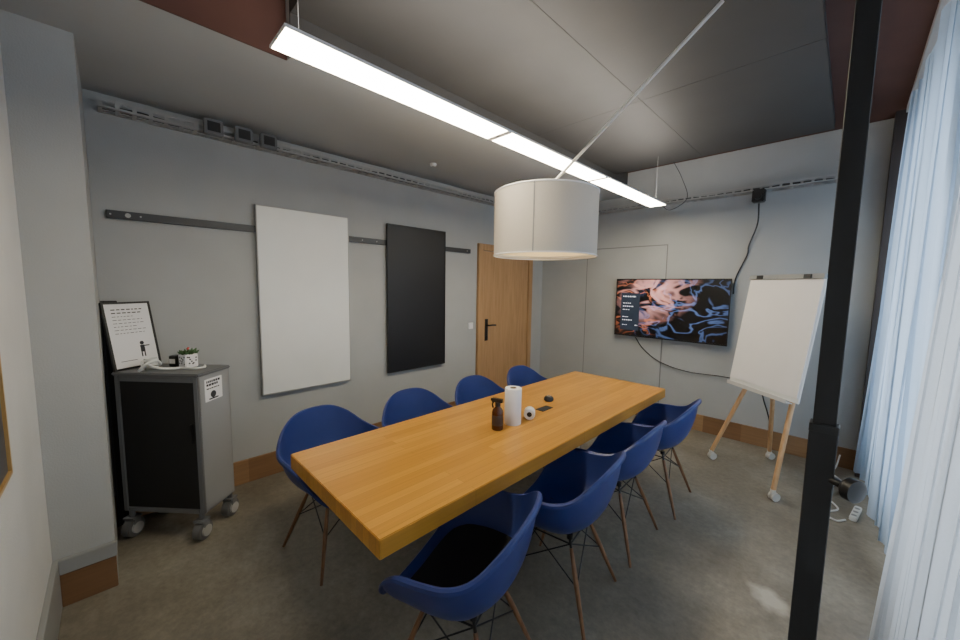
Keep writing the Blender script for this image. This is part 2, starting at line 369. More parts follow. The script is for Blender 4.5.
# cable trays
def tray(name, a, b, out, lab):
    a = Vector(a); b = Vector(b); d = (b-a); L = d.length; d.normalize(); out = Vector(out)
    bm = bmesh.new(); w, h = 0.11, 0.055
    def strip(o0, o1, z0, z1, s0=0.0, s1=None):
        s1 = L if s1 is None else s1
        p = a+d*s0+out*o0; q = a+d*s1+out*o1
        lo = Vector((min(p.x,q.x), min(p.y,q.y), a.z+z0)); hi = Vector((max(p.x,q.x), max(p.y,q.y), a.z+z1)); bx(bm, lo, hi)
    for o in (0.0, w):
        strip(o, o+0.003, 0, 0.015); strip(o, o+0.003, h-0.015, h)
    strip(0.0, 0.02, 0, 0.003); strip(w-0.016, w+0.003, 0, 0.003); strip(0.045,0.07,0,0.003)
    n = int(L/0.075)
    for i in range(n+1):
        s = min((L-0.02)*i/n, L-0.02)
        for o in (0.0, w): strip(o, o+0.003, 0.015, h-0.015, s, s+0.02)
        strip(0.02, 0.045, 0, 0.003, s, s+0.02); strip(0.07, w-0.016, 0, 0.003, s, s+0.02)
    bm2 = bmesh.new()
    for k in range(4):
        pts = [a+d*(L*i/24)+out*(0.03+0.016*k+random.uniform(-.005,.005))+Vector((0,0,0.016+random.uniform(0,.018))) for i in range(25)]
        tube(bm2, pts, 0.0055, 6)
    o = finish(name, bm, M['galv']); tag(o, lab, 'cable tray')
    finish('cable_bundle', bm2, M['rail'], parent=o, smooth=True)
    return o
tray('cable_tray', (WX, 0.0, 2.615), (WX, 4.48, 2.615), (1,0,0), 'galvanised perforated cable tray along the wall')
tray('cable_tray.001', (-3.10, WY, 2.56), (0.0, WY, 2.56), (0,-1,0), 'galvanised perforated cable tray above the television')
for i, yy in enumerate((0.50, 0.68, 0.84)):
    nm = 'power_supply' if i == 0 else 'power_supply.%03d' % i
    o = box(nm, (WX+0.113, yy, 2.60), (WX+0.165, yy+0.11, 2.70), M['cartgrey'], bevel=0.006)
    tag(o, 'small grey power socket box fixed to cable tray', 'power socket', 'power socket boxes on the cable tray')
    box('socket_face', (WX+0.165, yy+0.018, 2.618), (WX+0.169, yy+0.092, 2.682), M['black'], parent=o, bevel=0.0015)

jb = box('junction_box', (-0.74, WY-0.20, 2.44), (-0.64, WY-0.113, 2.56), M['black'], bevel=0.008); tag(jb, 'black box hanging from tray above the television', 'junction box')
bm = bmesh.new(); cyl(bm, (-0.69, WY-0.20, 2.49), (-0.69, WY-0.23, 2.49), 0.03)
finish('box_lid', bm, M['blackmetal'], parent=jb)

sd = empty('smoke_detector', (-2.85, 2.2, 2.73), 0, 'small white round detector on the ceiling soffit', 'detector')
bm = bmesh.new(); lathe(bm, [(0.016,-0.024),(0.028,-0.020),(0.032,0.0)], 24); finish('detector_body', bm, M['white'], parent=sd, smooth=True)
bm = bmesh.new(); lathe(bm, [(0.005,-0.030),(0.013,-0.025),(0.013,-0.023)], 20); finish('sensor', bm, M['galv'], parent=sd, smooth=True)

# TV
tv = empty('television', (-1.485, WY, 1.355), 0, 'large black flat television showing colourful abstract wallpaper', 'television')
box('tv_body', (-0.60, -0.075, -0.345), (0.60, -0.035, 0.345), M['black'], parent=tv, bevel=0.004)
box('wall_mount', (-0.2, -0.035, -0.15), (0.2, 0, 0.15), M['blackmetal'], parent=tv)
bm = bmesh.new()
bx(bm, (-0.615,-0.085,-0.355),(0.615,-0.07,-0.340)); bx(bm, (-0.615,-0.085,0.343),(0.615,-0.07,0.355)); bx(bm, (-0.615,-0.085,-0.34),(-0.605,-0.07,0.343)); bx(bm, (0.605,-0.085,-0.34),(0.615,-0.07,0.343))
finish('bezel', bm, M['blackmetal'], parent=tv, bevel=0.001)
box('screen', (-0.605, -0.080, -0.340), (0.605, -0.076, 0.343), M['screen'], parent=tv)
box('screen_overlay', (-0.545, -0.0825, -0.28), (-0.315, -0.0805, 0.18), M['screenpanel'], parent=tv)
bm = bmesh.new()
for (x, z, w, h) in ((-0.52,0.13,0.16,0.014),(-0.52,0.05,0.10,0.008),(-0.52,0.01,0.13,0.011),(-0.52,-0.03,0.09,0.007),(-0.52,-0.12,0.07,0.008),(-0.52,-0.16,0.12,0.010),(-0.52,-0.22,0.06,0.007),(-0.36,-0.22,0.03,0.010)):
    xx = x
    while xx < x+w:
        ww = random.uniform(0.012, 0.03); bx(bm, (xx, -0.0835, z), (min(xx+ww, x+w), -0.0828, z+h)); xx += ww+0.008
finish('screen_text', bm, M['screentext'], parent=tv)
bm = bmesh.new()
tube(bm, catmull([(-0.69,WY-0.13,2.435),(-0.70,WY-0.05,2.25),(-0.76,WY-0.02,2.05),(-0.77,WY-0.015,1.95),(-0.85,WY-0.015,1.72),(-0.862,WY-0.02,1.55)]), 0.007)
tag(finish('cable', bm, M['black'], smooth=True), 'black cable running down the wall to the television', 'cable')
bm = bmesh.new()
tube(bm, catmull([(-1.85,WY-0.03,0.985),(-1.75,WY-0.02,0.85),(-1.55,WY-0.02,0.72),(-1.25,WY-0.02,0.655),(-0.85,WY-0.02,0.66),(-0.6,WY-0.02,0.62),(-0.52,WY-0.025,0.45),(-0.45,WY-0.03,0.22)]), 0.006)
tag(finish('cable.001', bm, M['black'], smooth=True), 'black cable sagging along wall below the television', 'cable')

# ------------------------------------------------------------------ linear light
ll = empty('linear_light', (-1.478, 2.25, 2.45), 0, 'long suspended white fluorescent light fitting over the table', 'ceiling light')
bm = bmesh.new()
L0, L1 = -1.79, 1.82; J = (-0.64, 0.52)
bx(bm, (-0.079, L0, 0.008), (0.079, L1, 0.011)); bx(bm, (-0.083, L0, 0.0), (-0.079, L1, 0.011)); bx(bm, (0.079, L0, 0.0), (0.083, L1, 0.011))
bx(bm, (-0.083, L0-0.004, 0.0), (0.083, L0, 0.011)); bx(bm, (-0.083, L1, 0.0), (0.083, L1+0.004, 0.011))
for y in J: bx(bm, (-0.079, y-0.018, -0.003), (0.079, y+0.018, 0.010))
finish('housing', bm, M['paper'], parent=ll)
for a, b in ((L0+0.003, J[0]-0.020), (J[0]+0.020, J[1]-0.020), (J[1]+0.020, L1-0.003)):
    bm = bmesh.new(); bx(bm, (-0.078, a, 0.000), (0.078, b, 0.0075)); finish('diffuser', bm, M['tube'], parent=ll)
bm = bmesh.new(); bx(bm, (-0.06, L0+0.05, 0.0115), (0.06, L1-0.05, 0.013)); finish('upper_diffuser', bm, M['uplight'], parent=ll)
for y in (-1.72, 1.75):
    bm = bmesh.new(); cyl(bm, (0, y, 0.011), (0, y, 0.48), 0.0012, seg=6); finish('suspension_wire', bm, M['whitemetal'], parent=ll)
bm = bmesh.new(); tube(bm, catmull([(-1.45,4.085,2.458),(-1.38,4.15,2.41),(-1.25,4.22,2.52),(-1.33,4.28,2.75),(-1.42,4.28,2.93)]), 0.0035, 6)
tag(finish('cable.004', bm, M['rail'], smooth=True), 'thin dark cord looping up to the ceiling', 'cable')

# ------------------------------------------------------------------ pendant lamp
LP = (-1.47, 2.07, 1.80)
pl = empty('pendant_lamp', LP, 0, 'large off-white fabric drum pendant lamp above the table', 'pendant lamp')
bm = bmesh.new(); R = 0.338; H = 0.41
lathe(bm, [(R,0),(R,H),(R-0.004,H),(R-0.004,0)], 64, closed=True)
finish('lamp_shade', bm, M['shade'], parent=pl, smooth=True)
for z in (0.003, H-0.003):
    bm = bmesh.new()
    tube(bm, [((R)*math.cos(t*math.pi/32), (R)*math.sin(t*math.pi/32), z) for t in range(64)], 0.005, 6, closed=True)
    finish('shade_rim', bm, M['paper'], parent=pl)
bm = bmesh.new(); bx(bm, (-0.003,-R-0.0025,0.006), (0.003,-R+0.001,H-0.006), Matrix.Rotation(math.radians(24),4,'Z'))
finish('shade_seam', bm, M['trimgrey'], parent=pl)
bm = bmesh.new()
for a in (0, 2.094, 4.188): cyl(bm, (0,0,H-0.03), (R*math.cos(a), R*math.sin(a), H-0.01), 0.003, seg=6)
cyl(bm, (0,0,H-0.12), (0,0,H+0.03), 0.02)
finish('lamp_holder', bm, M['whitemetal'], parent=pl)
bm = bmesh.new(); lathe(bm, [(0.005,H-0.24),(0.035,H-0.22),(0.045,H-0.18),(0.03,H-0.14),(0.018,H-0.12)], 24); finish('bulb', bm, M['bulb'], parent=pl, smooth=True)
bm = bmesh.new(); lathe(bm, [(R-0.012,0.025),(R-0.012,0.030)], 48)
finish('lamp_diffuser', bm, M['diff'], parent=pl)
bm = bmesh.new(); cyl(bm, (0,0,H+0.02), (0.955, 0.0, 2.925-LP[2]), 0.009, seg=10)
finish('suspension_rod', bm, M['whitemetal'], parent=pl, smooth=True)

# ------------------------------------------------------------------ table
T = empty('conference_table', (-1.475, 1.935, 0), 0, 'long thick oak conference table with white steel legs', 'table')
tw, tl = 0.432, 1.35
box('table_top', (-tw, -tl, 0.675), (tw, tl, 0.75), M['table'], parent=T, bevel=0.003)
box('under_frame', (-0.30, -0.85, 0.635), (0.30, 0.85, 0.675), M['whitemetal'], parent=T, bevel=0.003)
for y in (-0.62, 0.62):
    bm = bmesh.new(); bx(bm, (-0.04, y-0.04, 0.015), (0.04, y+0.04, 0.635)); finish('leg', bm, M['whitemetal'], parent=T, bevel=0.004)
    bm = bmesh.new(); bx(bm, (-0.24, y-0.05, 0.0), (0.24, y+0.05, 0.015)); finish('foot_plate', bm, M['whitemetal'], parent=T, bevel=0.003)
box('cable_grommet', (0.0, 0.10, 0.75), (0.06, 0.22, 0.753), M['rail'], parent=T)

# ------------------------------------------------------------------ chairs
keys = [  # angle, x, y, z
 (0, 0.0, 0.250, 0.428), (22, 0.12, 0.253, 0.430), (38, 0.207, 0.245, 0.455), (52, 0.275, 0.208, 0.545), (68, 0.312, 0.125, 0.628),
 (88, 0.324, 0.01, 0.650), (106, 0.313, -0.09, 0.658), (124, 0.280, -0.17, 0.688), (144, 0.212, -0.240, 0.755), (162, 0.118, -0.284, 0.803), (180, 0.0, -0.298, 0.814)]
def rim(theta):
    s = 1 if theta >= 0 else -1; a = abs(theta)
    for i in range(len(keys)-1):
        if keys[i][0] <= a <= keys[i+1][0]:
            k0 = keys[i-1] if i > 0 else (-keys[1][0], -keys[1][1], keys[1][2], keys[1][3])
            k3 = keys[i+2] if i+2 < len(keys) else (360-keys[-2][0], -keys[-2][1], keys[-2][2], keys[-2][3])
            t = (a-keys[i][0])/(keys[i+1][0]-keys[i][0])
            P = [Vector(k[1:]) for k in (k0, keys[i], keys[i+1], k3)]
            q = 0.5*((2*P[1])+(P[2]-P[0])*t+(2*P[0]-5*P[1]+4*P[2]-P[3])*t*t+(3*P[1]-P[0]-3*P[2]+P[3])*t**3)
            return Vector((q.x*s, q.y, q.z))
SC = Vector((0, 0.01, 0.415))
def shell_pt(th, t, dz=0.0):
    q = rim(th); g = 0.76*(1-(1-t)**2.1)+0.24*t; h = t**2.4
    return Vector((SC.x+(q.x-SC.x)*g, SC.y+(q.y-SC.y)*g, SC.z+(q.z-SC.z)*h+dz))
def make_shell():
    bm = bmesh.new(); N, K = 84, 16; rings = []
    c0 = bm.verts.new(SC)
    for k in range(1, K+1):
        rings.append([bm.verts.new(shell_pt(-180+360*i/N, k/K)) for i in range(N)])
    for (o1, z1) in ((0.010, 0.002), (0.018, -0.005), (0.020, -0.018)):
        lip = []
        for i in range(N):
            th = -180+360*i/N; q = rim(th); o = Vector((q.x, q.y, 0)).normalized()
            lip.append(bm.verts.new(q+o*o1+Vector((0,0,z1))))
        rings.append(lip)
    for i in range(N): bm.faces.new((c0, rings[0][i], rings[0][(i+1) % N]))
    for a, b in zip(rings[:-1], rings[1:]):
        for i in range(N): bm.faces.new((a[i], b[i], b[(i+1) % N], a[(i+1) % N]))
    bmesh.ops.recalc_face_normals(bm, faces=bm.faces)
    bmesh.ops.solidify(bm, geom=list(bm.faces), thickness=0.005)
    return bm
root = empty('shell_chair', (0,0,0), 0, 'x', 'chair')
finish('shell_seat', make_shell(), M['blue'], parent=root, smooth=True)
tops = [(sx*0.125, sy*0.105+0.0, 0.398) for sx in (-1, 1) for sy in (-1, 1)]
feet = [(sx*0.250, (0.240 if sy > 0 else -0.250), 0.0) for sx in (-1, 1) for sy in (-1, 1)]
for a, b in zip(tops, feet):
    A = Vector(a); B = Vector(b); bm = bmesh.new()
    d = B-A
    cyl(bm, A+d*0.10, A+d*0.45, 0.0095, 0.013, 12); cyl(bm, A+d*0.45, A+d*1.0, 0.013, 0.0085, 12)
    finish('leg', bm, M['legwood'], parent=root, smooth=True)
bm = bmesh.new()
for a, b in zip(tops, feet):
    A = Vector(a); B = Vector(b); cyl(bm, A+(B-A)*0.0, A+(B-A)*0.14, 0.007, seg=8)
    cyl(bm, A+Vector((0,0,0.0)), A+Vector((0,0,0.022)), 0.016, seg=10)
def onleg(i, t): return Vector(tops[i])+(Vector(feet[i])-Vector(tops[i]))*t
for i, j in ((0,1),(2,3),(0,2),(1,3)):
    cyl(bm, onleg(i,0.06), onleg(j,0.48), 0.0035, seg=6); cyl(bm, onleg(j,0.06), onleg(i,0.48), 0.0035, seg=6)
    cyl(bm, onleg(i,0.06), onleg(j,0.06), 0.0045, seg=6)
finish('wire_frame', bm, M['blackmetal'], parent=root)
parts = list(root.children)
def place_chair(r, x, y, ang, lab):
    r.location = (x, y, 0); r.rotation_euler = (0, 0, math.radians(ang)); r.scale = (0.93,0.93,0.985)
    tag(r, lab, 'chair', 'blue shell armchairs around the table')
lab = 'blue plastic shell armchair with wooden dowel legs'
spots = [(-2.11,0.91,-84),(-2.055,1.55,-92),(-2.03,2.20,-90),(-2.02,2.84,-88),
         (-1.01,0.94,111),(-0.98,1.60,99),(-1.01,2.245,92),(-0.985,2.90,94)]
for i, s in enumerate(spots):
    if i == 0: r = root
    else:
        r = root.copy(); r.name = 'shell_chair.%03d' % i; COL.objects.link(r)
        for p in parts:
            c = p.copy(); c.parent = r; COL.objects.link(c)
    place_chair(r, *s, lab if i != 4 else 'blue plastic shell armchair with black seat pad')
    if i == 4:  # thin layer over the shell that makes the middle of this seat near black
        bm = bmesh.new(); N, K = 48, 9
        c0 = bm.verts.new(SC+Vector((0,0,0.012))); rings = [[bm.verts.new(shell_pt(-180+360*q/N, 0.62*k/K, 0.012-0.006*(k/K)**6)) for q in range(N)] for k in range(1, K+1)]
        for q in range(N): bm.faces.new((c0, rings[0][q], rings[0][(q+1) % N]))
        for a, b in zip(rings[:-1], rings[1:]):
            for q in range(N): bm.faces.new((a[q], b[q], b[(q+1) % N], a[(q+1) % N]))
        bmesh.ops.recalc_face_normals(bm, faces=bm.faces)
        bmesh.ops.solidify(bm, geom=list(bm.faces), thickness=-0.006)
        finish('seat_centre', bm, M['centre'], parent=r, smooth=True)

# ------------------------------------------------------------------ table items
sb = empty('spray_bottle', (-1.42, 1.58, 0.75), math.radians(200), 'brown glass spray bottle with black trigger on table', 'spray bottle')
bm = bmesh.new(); lathe(bm, [(0.001,0),(0.030,0),(0.034,0.004),(0.034,0.105),(0.030,0.120),(0.015,0.136),(0.013,0.145)], 24); finish('bottle', bm, M['amber'], parent=sb, smooth=True)
bm = bmesh.new(); lathe(bm, [(0.0345,0.03),(0.0348,0.031),(0.0348,0.09),(0.0345,0.091)], 24, closed=False); finish('bottle_label', bm, M['label'], parent=sb, smooth=True)
bm = bmesh.new(); cyl(bm, (0,0,0.142), (0,0,0.165), 0.016); bx(bm, (-0.03,-0.011,0.165), (0.035,0.011,0.187)); bx(bm, (0.035,-0.007,0.17), (0.043,0.007,0.184))
tube(bm, catmull([(0.024,0,0.168),(0.034,0,0.15),(0.030,0,0.128)],4), 0.005)
finish('trigger', bm, M['black'], parent=sb)
pr = empty('paper_towel_roll', (-1.42, 1.72, 0.75), 0, 'white paper towel roll standing on the table', 'paper towel')
bm = bmesh.new(); lathe(bm, [(0.02,0),(0.05,0),(0.052,0.003),(0.052,0.222),(0.05,0.225),(0.02,0.225)], 32, closed=True); finish('paper', bm, M['paper'], parent=pr, smooth=True)
bm = bmesh.new(); lathe(bm, [(0.018,0.002),(0.020,0.002),(0.020,0.227),(0.018,0.227)], 24, closed=True); finish('core', bm, plain('cardboard',(0.35,0.25,0.16),0.8), parent=pr, smooth=True)
cr = empty('tape_roll', (-1.40, 1.865, 0.75), math.radians(35), 'white roll with black core lying on table', 'tape roll')
bm = bmesh.new(); lathe(bm, [(0.016,-0.03),(0.034,-0.03),(0.036,-0.027),(0.036,0.027),(0.034,0.03),(0.016,0.03)], 28, closed=True)
finish('tape', bm, M['white'], parent=cr, loc=(0,0,0.036), rot=(math.radians(90),0,0), smooth=True)
bm = bmesh.new(); lathe(bm, [(0.001,-0.032),(0.0158,-0.032),(0.0158,0.032),(0.001,0.032)], 24); finish('core', bm, M['black'], parent=cr, loc=(0,0,0.036), rot=(math.radians(90),0,0), smooth=True)
mk = empty('conference_speaker', (-1.53, 2.27, 0.75), 0, 'small round black speaker lying on the table', 'speaker')
bm = bmesh.new(); lathe(bm, [(0.001,0),(0.03,0),(0.036,0.006),(0.036,0.02),(0.028,0.032),(0.001,0.037)], 28); finish('speaker_body', bm, M['black'], parent=mk, smooth=True)
bm = bmesh.new(); lathe(bm, [(0.010,0.036),(0.013,0.0355),(0.013,0.038),(0.010,0.0385)], 20, closed=True); finish('button_ring', bm, M['galv'], parent=mk, smooth=True)

# ------------------------------------------------------------------ flip chart
fc = empty('flip_chart', (-0.465, 3.80, 0), math.radians(-41), 'white flip chart on wooden tripod with casters', 'flip chart')
lean = math.radians(8)
BR = Matrix.Rotation(-lean, 4, 'X'); BM = Matrix.Translation((0, -0.10, 0)) @ BR
bm = bmesh.new(); bx(bm, (-0.345, -0.012, 0.76), (0.345, 0.0, 1.74), BM); finish('board', bm, M['white'], parent=fc, bevel=0.003)
bm = bmesh.new(); bx(bm, (-0.335, -0.022, 0.80), (0.335, -0.013, 1.70), BM); finish('paper_pad', bm, M['paper'], parent=fc)
bm = bmesh.new(); bx(bm, (-0.345, -0.035, 1.700), (0.345, -0.012, 1.738), BM)
finish('clamp_bar', bm, M['trimgrey'], parent=fc, bevel=0.003)
for x in (-0.22, 0.22):
    bm = bmesh.new(); bx(bm, (x-0.03, -0.046, 1.704), (x+0.03, -0.035, 1.734), BM); finish('clamp_knob', bm, M['rail'], parent=fc, bevel=0.002)
bm = bmesh.new(); bx(bm, (-0.30, -0.07, 0.745), (0.30, -0.012, 0.752), BM); bx(bm, (-0.30, -0.07, 0.752), (0.30, -0.065, 0.775), BM); finish('pen_tray', bm, M['whitemetal'], parent=fc)
legs = [((-0.16, 0.13, 1.00), (-0.345, -0.13, 0.075)), ((0.20, 0.13, 1.00), (0.335, -0.13, 0.075)), ((-0.05, 0.15, 1.15), (-0.32, 0.43, 0.075))]
for a, b in legs:
    bm = bmesh.new(); cyl(bm, a, b, 0.019, 0.017, 14); finish('leg', bm, M['birch'], parent=fc, smooth=True)
    B = Vector(b); bm = bmesh.new()
    cyl(bm, B+Vector((0,0,-0.03)), B+Vector((0,0,0.012)), 0.018, seg=14)
    cyl(bm, (B.x-0.022, B.y+0.012, 0.032), (B.x-0.006, B.y+0.012, 0.032), 0.032, seg=20); cyl(bm, (B.x+0.006, B.y+0.012, 0.032), (B.x+0.022, B.y+0.012, 0.032), 0.032, seg=20)
    bx(bm, (B.x-0.006, B.y-0.01, 0.02), (B.x+0.006, B.y+0.03, 0.06))
    finish('caster', bm, M['hub'], parent=fc, smooth=True)
bm = bmesh.new(); bx(bm, (-0.21, 0.105, 0.96), (0.23, 0.135, 1.02)); bx(bm, (-0.10, 0.09, 0.98), (0.03, 0.165, 1.2)); finish('bracket', bm, M['whitemetal'], parent=fc, bevel=0.003)

# ------------------------------------------------------------------ trolley cabinet
ct = empty('av_trolley', (-2.985, 0.255, 0), math.radians(42.5), 'grey metal trolley cabinet with black front on casters', 'trolley')
w2, d2, zb, zt = 0.260, 0.125, 0.17, 1.03
bm = bmesh.new()
bx(bm, (-w2, -d2, zb), (-w2+0.012, d2, zt)); bx(bm, (w2-0.012, -d2, zb), (w2, d2, zt)); bx(bm, (-w2, d2-0.01, zb), (w2, d2, zt)); bx(bm, (-w2, -d2, zb), (w2, d2, zb+0.015))
finish('cabinet_body', bm, M['cartside'], parent=ct, bevel=0.002)
bm = bmesh.new()
bx(bm, (-w2, -d2-0.012, zb), (-w2+0.03, -d2+0.01, zt)); bx(bm, (w2-0.03, -d2-0.012, zb), (w2, -d2+0.01, zt)); bx(bm, (-w2+0.03, -d2-0.012, zt-0.035), (w2-0.03, -d2+0.01, zt)); bx(bm, (-w2+0.03, -d2-0.012, zb), (w2-0.03, -d2+0.01, zb+0.03))
finish('front_frame', bm, M['cartgrey'], parent=ct, bevel=0.004)
bm = bmesh.new(); bx(bm, (-w2+0.03, -d2-0.006, zb+0.03), (w2-0.03, -d2+0.004, zt-0.035)); finish('door_panel', bm, M['cartblack'], parent=ct)
bm = bmesh.new(); bx(bm, (w2-0.06, -d2-0.02, 0.62), (w2-0.05, -d2-0.006, 0.74)); finish('door_handle', bm, M['blackmetal'], parent=ct, bevel=0.002)
bm = bmesh.new(); bx(bm, (-w2-0.008, -d2-0.02, zt), (w2+0.008, d2+0.005, zt+0.02)); finish('top_plate', bm, M['cartgrey'], parent=ct, bevel=0.006)
bm = bmesh.new(); bx(bm, (w2, -0.085, 0.86), (w2+0.002, 0.055, 1.0)); finish('notice', bm, M['paper'], parent=ct)
bm = bmesh.new()
for r, (h0, ws) in enumerate(((0.014, 0.11), (0.014, 0.09), (0.007, 0.1))):
    y = -0.072; z = 0.975-r*0.02
    while y < -0.072+ws:
        ww = random.uniform(0.008,0.02); bx(bm, (w2+0.002, y, z), (w2+0.0026, min(y+ww,-0.07+ws), z+h0)); y += ww+0.004
cyl(bm, (w2+0.002, -0.02, 0.898), (w2+0.0028, -0.02, 0.898), 0.022, seg=20); bx(bm, (w2+0.002, -0.055, 0.868), (w2+0.0026, 0.02, 0.876))
finish('notice_print', bm, M['ink'], parent=ct)
for sx in (-1, 1):
    for sy in (-1, 1):
        cx, cy = sx*(w2-0.035), sy*(d2-0.005)
        bm = bmesh.new(); cyl(bm, (cx,cy,0.115), (cx,cy,zb), 0.015); bx(bm, (cx-0.034,cy-0.03,0.118), (cx+0.034,cy+0.03,0.13))
        for s in (-1,1): bx(bm, (cx+s*0.031-0.003,cy-0.02,0.045), (cx+s*0.031+0.003,cy+0.02,0.12))
        finish('caster_fork', bm, M['cartgrey'], parent=ct)
        bm = bmesh.new(); cyl(bm, (cx-0.024,cy,0.058), (cx+0.024,cy,0.058), 0.058, seg=28); finish('caster_wheel', bm, M['tyre'], parent=ct, bevel=0.004, smooth=True)
        bm = bmesh.new(); cyl(bm, (cx-0.036,cy,0.058), (cx+0.036,cy,0.058), 0.034, seg=24); finish('wheel_hub', bm, M['hubd'], parent=ct, smooth=True)

TZ = 1.05
ang = math.atan2(0.215, -0.145)
fr = empty('framed_notice', (-3.15, 0.10, TZ+0.001), ang, 'black framed printed notice leaning on the trolley', 'picture frame')
F = Matrix.Rotation(math.radians(-10), 4, 'X')
def fbox(nm, lo, hi, mt):
    bm = bmesh.new(); bx(bm, lo, hi, F); return finish(nm, bm, mt, parent=fr)
W, Hh = 0.135, 0.42
bm = bmesh.new()
bx(bm, (-W,0,0), (-W+0.012,0.015,Hh), F); bx(bm, (W-0.012,0,0), (W,0.015,Hh), F); bx(bm, (-W+0.012,0,0), (W-0.012,0.015,0.012), F); bx(bm, (-W+0.012,0,Hh-0.012), (W-0.012,0.015,Hh), F)
finish('frame', bm, M['black'], parent=fr)
fbox('sheet', (-W+0.012,0.004,0.012), (W-0.012,0.012,Hh-0.012), M['paper'])
bm = bmesh.new()
for r in range(8):
    x = -0.09; z = 0.37-r*0.021; e = 0.08-0.05*(r % 3 == 2)
    while x < e:
        ww = random.uniform(0.008,0.024); bx(bm, (x,0.0032,z), (min(x+ww,0.095),0.004,z+(0.006 if r < 2 else 0.003)), F); x += ww+0.008
bx(bm, (-0.09,0.0032,0.05), (0.0,0.004,0.053), F)
finish('printed_text', bm, M['ink'], parent=fr)
bm = bmesh.new()
bx(bm, (0.03,0.0032,0.095), (0.055,0.004,0.14), F); bx(bm, (0.03,0.0032,0.065), (0.037,0.004,0.095), F); bx(bm, (0.047,0.0032,0.065), (0.054,0.004,0.095), F); bx(bm, (0.055,0.0032,0.13), (0.085,0.004,0.137), F)
cyl(bm, F @ Vector((0.043,0.004,0.153)), F @ Vector((0.043,0.003,0.153)), 0.012, seg=16)
finish('printed_figure', bm, M['ink'], parent=fr)
mg = empty('mug', (-3.065, 0.150, TZ), -0.9, 'white mug standing on the trolley', 'mug')
bm = bmesh.new(); lathe(bm, [(0.001,0),(0.030,0),(0.034,0.005),(0.034,0.065),(0.031,0.065),(0.031,0.008),(0.001,0.006)], 28); finish('mug_body', bm, M['white'], parent=mg, smooth=True)
bm = bmesh.new(); tube(bm, catmull([(0.032,0,0.055),(0.055,0,0.053),(0.057,0,0.022),(0.032,0,0.012)],5), 0.004); finish('handle', bm, M['white'], parent=mg, smooth=True)
pp = empty('potted_plant', (-2.975, 0.325, TZ), 0.4, 'small plant in white dotted square pot', 'plant')
bm = bmesh.new(); bx(bm, (-0.037,-0.037,0), (0.037,0.037,0.085)); finish('pot', bm, M['paper'], parent=pp, bevel=0.004)
bm = bmesh.new()
for _ in range(9):
    x = random.uniform(-0.026,0.026); z = random.uniform(0.012,0.073); cyl(bm, (x,-0.0365,z), (x,-0.0378,z), 0.005, seg=10); x = random.uniform(-0.026,0.026); cyl(bm, (0.0365,x,z), (0.0378,x,z), 0.005, seg=10)
finish('pot_dots', bm, M['ink'], parent=pp)
bm = bmesh.new()
for i in range(26):
    a = i*2.4; r = 0.03*math.sqrt(i/26); lean_ = 0.012+0.02*(i/26); h = random.uniform(0.02,0.042)
    p0 = Vector((r*math.cos(a), r*math.sin(a), 0.080)); p1 = p0+Vector((lean_*math.cos(a), lean_*math.sin(a), h))
    cyl(bm, p0, (p0+p1)/2, 0.003, 0.009, 6); cyl(bm, (p0+p1)/2, p1, 0.009, 0.001, 6)
finish('plant_leaves', bm, M['green'], parent=pp, smooth=True)
bm = bmesh.new()
for (x, y) in ((-0.012,0.01),(0.014,-0.008)): bmesh.ops.create_uvsphere(bm, u_segments=10, v_segments=8, radius=0.007, matrix=Matrix.Translation((x,y,0.120)))
finish('blossom', bm, M['red'], parent=pp, smooth=True)
bm = bmesh.new(); bx(bm, (-0.026,-0.026,0), (0.026,0.026,0.07)); pc = finish('small_box', bm, M['black'], bevel=0.004, loc=(-3.06,0.27,TZ), rot=(0,0,0.7)); tag(pc, 'small black box beside the plant pot', 'box')
bm = bmesh.new(); bx(bm,(-0.02,-0.0268,0.02),(0.02,-0.0260,0.05)); finish('box_label', bm, M['paper'], parent=pc)
bm = bmesh.new()
tube(bm, catmull([(-3.02,0.11,TZ+0.009),(-2.98,0.09,TZ+0.010),(-2.94,0.12,TZ+0.05),(-2.96,0.17,TZ+0.065),(-3.01,0.19,TZ+0.03),(-3.02,0.14,TZ+0.03),(-2.97,0.13,TZ+0.04),(-2.93,0.18,TZ+0.02),(-2.93,0.24,TZ+0.009),(-2.92,0.28,TZ+0.009),(-2.88,0.31,TZ+0.009),(-2.84,0.35,TZ+0.009),(-2.86,0.39,TZ+0.009),(-2.91,0.40,TZ+0.009)],6), 0.007)
tag(finish('cable.002', bm, M['white'], smooth=True), 'white charging cable curled on the trolley top', 'cable')
bp_ = box('folded_panel', (WX+0.022, -0.055, 0.0), (WX+0.06, 0.02, 1.47), M['cartblack'], bevel=0.003); tag(bp_, 'narrow black folded panel standing behind the trolley', 'panel')
box('panel_edge', (WX+0.06, -0.055, 0.0), (WX+0.064, -0.045, 1.47), M['rail'], parent=bp_)

